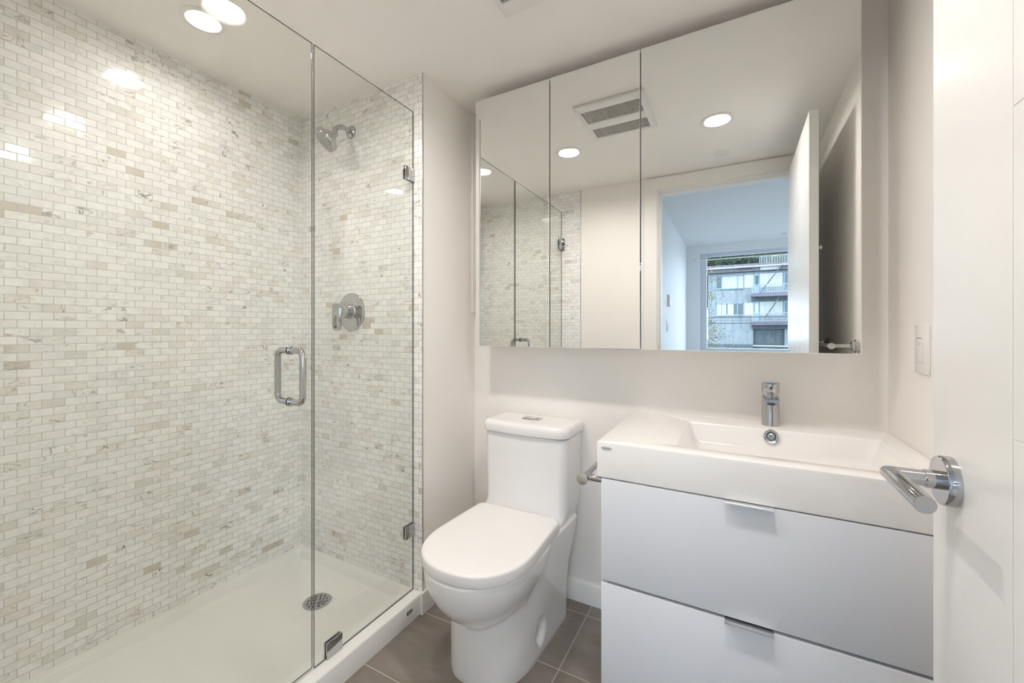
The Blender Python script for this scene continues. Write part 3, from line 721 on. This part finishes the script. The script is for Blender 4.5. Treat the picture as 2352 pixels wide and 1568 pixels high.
for xa, xb in ((WX0+fw-.004, .864), (.916, WX1-fw+.004)):
    MB().box((xa, BY-.092, WZ0+.06), (xb, BY-.086, WZ1-.04)).build('pane', 'window_glass', t, smooth=0)
MB().box((WX0, BY-.045, WZ0-.02), (WX1, BY+.03, WZ0+.003), .003).build('sill', 'bed_frame', t)
t = thing('blind_rail', (-.40, BY+.03, 2.2), 'thin white blind rail across the top of the bedroom window', 'window blind')
MB().cyl((-.53, BY+.035, 2.222), (1.78, BY+.035, 2.222), .010, 16).build('rail', 'plastic_white', t)
MB().box((-.535, BY+.0, 2.205), (-.520, BY+.05, 2.24), .002).build('bracket', 'plastic_white', t)
t = thing('thermostat', (BXL, -1.75, 1.50), 'white thermostat box on the bedroom wall above the switch', 'thermostat')
MB().box((BXL, -1.83, 1.44), (BXL+.028, -1.70, 1.565), .004).build('case', 'plastic_white', t)
MB().box((BXL+.027, -1.80, 1.50), (BXL+.029, -1.73, 1.55)).build('screen', 'badge_grey', t, smooth=0)
t = thing('wall_switch', (BXL, -1.70, 1.22), 'white light switch plate on the bedroom wall below the thermostat', 'light switch')
MB().box((BXL, -1.75, 1.16), (BXL+.008, -1.66, 1.285), .002).build('plate', 'plastic_white', t)
MB().box((BXL+.007, -1.72, 1.19), (BXL+.012, -1.69, 1.255), .001).build('rocker', 'plastic_white', t)
t = thing('smoke_detector', (.60, -3.40, BC), 'white round smoke detector on the bedroom ceiling near the window', 'smoke detector')
MB().lathe([(.062, 0), (.062, -.008)], (.60, -3.40, BC)).build('base', 'plastic_white', t)
MB().lathe([(.056, -.008), (.054, -.026), (.04, -.034), (.001, -.036)], (.60, -3.40, BC), cap0=True).build('cover', 'plastic_white', t)
for x, y, l in ((.60, -2.42, 'round bedroom ceiling downlight glimpsed past the open door edge'), (1.9, -2.42, 'added unseen bedroom ceiling downlight farther from the doorway wall')):  # the second downlight is added, unseen, for extra lamplight
    t = thing('bedroom_downlight', (x, y, BC), l, 'ceiling light', 'bedroom downlights')
    MB().lathe([(.078, 0), (.079, -.003), (.076, -.006), (.066, -.0065), (.062, -.004), (.060, 0)], (x, y, BC), cap0=False, cap1=False).build('trim_ring', 'plastic_white', t)
    MB().lathe([(.0605, -.0008), (.0605, -.002), (.04, -.0035), (.001, -.004)], (x, y, BC)).build('lens', 'bed_lens', t)

# ------------------------------------------------------------------ outside: apartment building across the street
K = 1.25; FYY = 3.062-37.062*K
def X(x): return x*K
def Z(z): return (z-CAMH)*K+CAMH
GZ0 = Z(-.35)
struct('ground_street', MB().box((-60, -90, GZ0-.2), (60, BY-.3, GZ0)), 'asphalt', 'street level ground outside')
t = thing('apartment_building', (X(2), FYY, GZ0), 'weathered pale stucco apartment block across the street with fire escape', 'building')
LX, RX = X(-1.95), X(9.0)
def bpart(name, mat, boxes, parent=None):
    mb = MB()
    for (xa, za, xb, zb, d0, d1) in boxes: mb.box((X(xa), FYY+d0, Z(za)), (X(xb), FYY+d1, Z(zb)))
    return mb.build(name, mat, parent or t, smooth=0)
mb = MB(); mb.box((LX, FYY-9, GZ0), (X(1.242), FYY, Z(5.72))); mb.box((X(3.29), FYY-9, GZ0), (RX, FYY, Z(5.72))); mb.box((X(1.242), FYY-9, GZ0+.2), (X(3.29), FYY-.5, Z(5.72))); mb.box((X(1.242), FYY-.5, Z(1.47)), (X(3.29), FYY, Z(5.72)))
mb.build('wall', 'stucco', t, smooth=0)
bpart('roof', 'fascia', [(-2.15, 6.12, 9.2, 6.30, -9.4, .75)]); bpart('gutter', 'panel_white', [(-2.10, 6.02, 9.2, 6.115, .60, .85)]); bpart('eave', 'soffit_shade', [(-1.98, 5.75, 9.0, 6.12, -.5, .45)])
bpart('eave_vent', 'dark', [(.199, 5.88, 1.183, 6.03, .45, .50)]); bpart('eave_panel', 'panel_white', [(1.70, 5.77, 3.0, 6.02, .45, .52)])
def win(x0, z0, x1, z1, cells):
    f = bpart('window', 'sash_blue', [(x0, z0, x0+.05, z1, -.05, .08), (x1-.05, z0, x1, z1, -.05, .08), (x0, z1-.05, x1, z1, -.05, .08), (x0, z0-.06, x1, z0+.02, -.05, .14)] + [(c[0]-.025, z0, c[0]+.025, z1, -.05, .08) for c in cells[1:]])
    for a, b_, mt in cells: bpart('pane', mt, [(a, z0, b_, z1, -.02, .03)], f)
    return f
for zo in (0, -2.16):
    if zo == 0: win(-1.36, 4.50, .60, 5.50, [(-1.33, -.98, 'pane_dark'), (-.95, .16, 'blind'), (.16, .58, 'blind')])
    else: win(-1.34, 2.36, .60, 3.32, [(-1.31, -.95, 'blind'), (-.95, .16, 'blind'), (.16, .58, 'pane_dark')]); bpart('curtain_gap', 'pane_dark', [(-.62, 2.40, -.54, 3.28, .02, .04), (-.10, 2.40, .14, 3.28, .02, .04)])
    bpart('wall_panel', 'panel_white', [(.63, 4.48+zo*1.005, 1.26, 5.50+zo*1.02, 0, .04)]); bpart('wall_panel', 'panel_white', [(1.69, 4.48+zo*1.005, 3.16, 5.55+zo*1.02, 0, .04)])
    d = bpart('balcony_door', 'sash_blue', [(1.30, 4.0+zo, 1.66, 5.52+zo, 0, .05)]); bpart('pane', 'weathered' if zo == 0 else 'panel_white', [(1.37, 4.6+zo, 1.59, 5.40+zo, .05, .07)], d)
    f = bpart('window', 'sash_blue', [(3.22, 4.4+zo, 4.6, 5.5+zo, -.02, .06)]); bpart('pane', 'pane_dark', [(3.30, 4.46+zo, 4.52, 5.44+zo, .05, .08)], f)
    # balcony slab + railing
    zb = 3.72+zo
    s_ = bpart('balcony', 'fascia', [(1.10, zb, 6.0, zb+.24, 0, 1.15)])
    bpart('underside_shade', 'weathered', [(1.12, zb-.30, 6.0, zb, 0, .18)], s_)  # dark strip painting the shade beneath the balcony slab
    bars = [(1.14, zb+.86, 6.0, zb+.92, 1.07, 1.12), (1.14, zb+.30, 6.0, zb+.34, 1.07, 1.12), (1.12, zb+.2, 1.20, zb+.92, 1.05, 1.13)]
    xx = 1.25
    while xx < 6.0: bars.append((xx, zb+.3, xx+.035, zb+.88, 1.08, 1.11)); xx += .11
    bpart('railing', 'rail_paint', bars, s_)
bars = [(1.65, 6.80, 6, 6.86, .3, .36)]; xx = 1.65
while xx < 6: bars.append((xx, 6.28, xx+.045, 6.82, .31, .35)); xx += .105
bpart('roof_railing', 'rail_paint', bars)
def stair(x0, z0, x1, z1):
    mb = MB(); a, b_ = Vector((X(x0), FYY+.62, Z(z0))), Vector((X(x1), FYY+.62, Z(z1))); d = (b_-a)
    for off in (0, .35): 
        p = Vector((0, off, 0)); mb.tube([a+p, b_+p], .05, 6)
    for i in range(12): q = a+d*(i/11); mb.box(q+Vector((-.06, 0, -.015)), q+Vector((.06, .35, .015)))
    mb.build('fire_escape', 'weathered', t, smooth=0)
stair(1.66, 3.98, 3.06, 6.02); stair(2.0, 2.1, 2.85, 3.55)
bpart('garage_recess', 'weathered', [(1.29, .06, 3.25, 1.42, -.42, -.36)]); bpart('garage_lintel', 'fascia', [(1.20, 1.46, 3.6, 1.62, 0, .25)]); bpart('kerb_band', 'panel_white', [(1.18, -.09, 5.0, 0.0, 0, .6)])  # recess panel is dark, its shade put into the colour
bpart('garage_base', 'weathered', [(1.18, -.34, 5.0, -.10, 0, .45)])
bpart('downpipe', 'rail_paint', [(-1.80, .0, -1.755, 5.70, .02, .10)])
# low shrubs and garden wall at the foot of the block
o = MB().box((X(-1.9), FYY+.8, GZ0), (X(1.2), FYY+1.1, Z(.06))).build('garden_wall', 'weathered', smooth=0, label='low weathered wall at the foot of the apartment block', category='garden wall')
# power lines
for i, (z, r, lb) in enumerate(((1.80, .020, 'thick dark overhead cable, upper of two in front of the apartment block'), (1.535, .020, 'dark overhead cable, lower of two in front of the apartment block'), (1.66, .008, 'thin pale overhead wire strung between the two dark cables'))):
    pts = [(x, -18, z-.05+.0007*x*x) for x in range(-12, 14, 2)]
    MB().tube(pts, r, 6).build('overhead_cable', 'wire', label=lb, category='cable', group='overhead cables')
# trees
def leafcloud(mb, rnd, centres, n, s):
    for _ in range(n):
        c, r = rnd.choice(centres); p = Vector(c)+Vector((rnd.gauss(0, 1)*r[0], rnd.gauss(0, 1)*r[1], rnd.gauss(0, 1)*r[2]))
        u = Vector((rnd.uniform(-1, 1), rnd.uniform(-1, 1), rnd.uniform(-1, 1))).normalized(); v = u.orthogonal().normalized(); k = s*rnd.uniform(.6, 1.3)
        mb.quad([p-u*k, p-v*k*.4, p+u*k, p+v*k*.4])
rnd = random.Random(7)
t = thing('street_tree', (-1.05, -8.0, GZ0), 'sparse tree with yellowing leaves close outside the window', 'tree')
mb = MB(); base = Vector((-1.05, -8.0, GZ0))
mb.tube([base, base+Vector((.05, 0, 1.6)), base+Vector((.0, 0, 3.6))], [.07, .05, .02], 8)
tips = []
for i in range(26):
    z = rnd.uniform(.9, 3.5); L_ = rnd.uniform(.45, 1.05)*(1.15 if z < 1.9 else .72); a = rnd.uniform(-1.0, 1.0)
    p0 = base+Vector((.02, 0, z)); p1 = p0+Vector((math.cos(a)*L_*.5, math.sin(a)*L_*.5, .16)); p2 = p0+Vector((math.cos(a)*L_, math.sin(a)*L_, .12+rnd.uniform(-.1, .15)))
    mb.tube([p0, p1, p2], [.012, .007, .003], 5); tips += [p1, p2, (p1+p2)/2]
for i in range(10):
    z = rnd.uniform(1.0, 3.4); a = rnd.uniform(2, 4.3); p0 = base+Vector((.02, 0, z)); p2 = p0+Vector((math.cos(a)*.8, math.sin(a)*.8, .2)); mb.tube([p0, (p0+p2)/2+Vector((0, 0, .06)), p2], [.012, .007, .003], 5); tips.append(p2)
mb.build('branches', 'bark', t)
mb = MB(); leafcloud(mb, rnd, [(p, (.09, .09, .07)) for p in tips], 1100, .032); mb.build('leaves', 'leaf_autumn', t, smooth=0)
t = thing('evergreen_tree', (0, FYY-17, GZ0), 'tall dark green tree rising behind the apartment block roof', 'tree')
MB().tube([(0, FYY-17, GZ0), (.2, FYY-17, 8), (0, FYY-17, 12)], [.4, .3, .1], 8).build('trunk', 'bark', t)
mb = MB(); cs = []
for i in range(140): cs.append(((rnd.uniform(-7, 8), FYY-17+rnd.uniform(-1.5, 1.5), rnd.uniform(5.0, 15)), (.8, .6, .5)))
leafcloud(mb, rnd, cs, 42000, .27); mb.build('foliage', 'leaf_green', t, smooth=0)
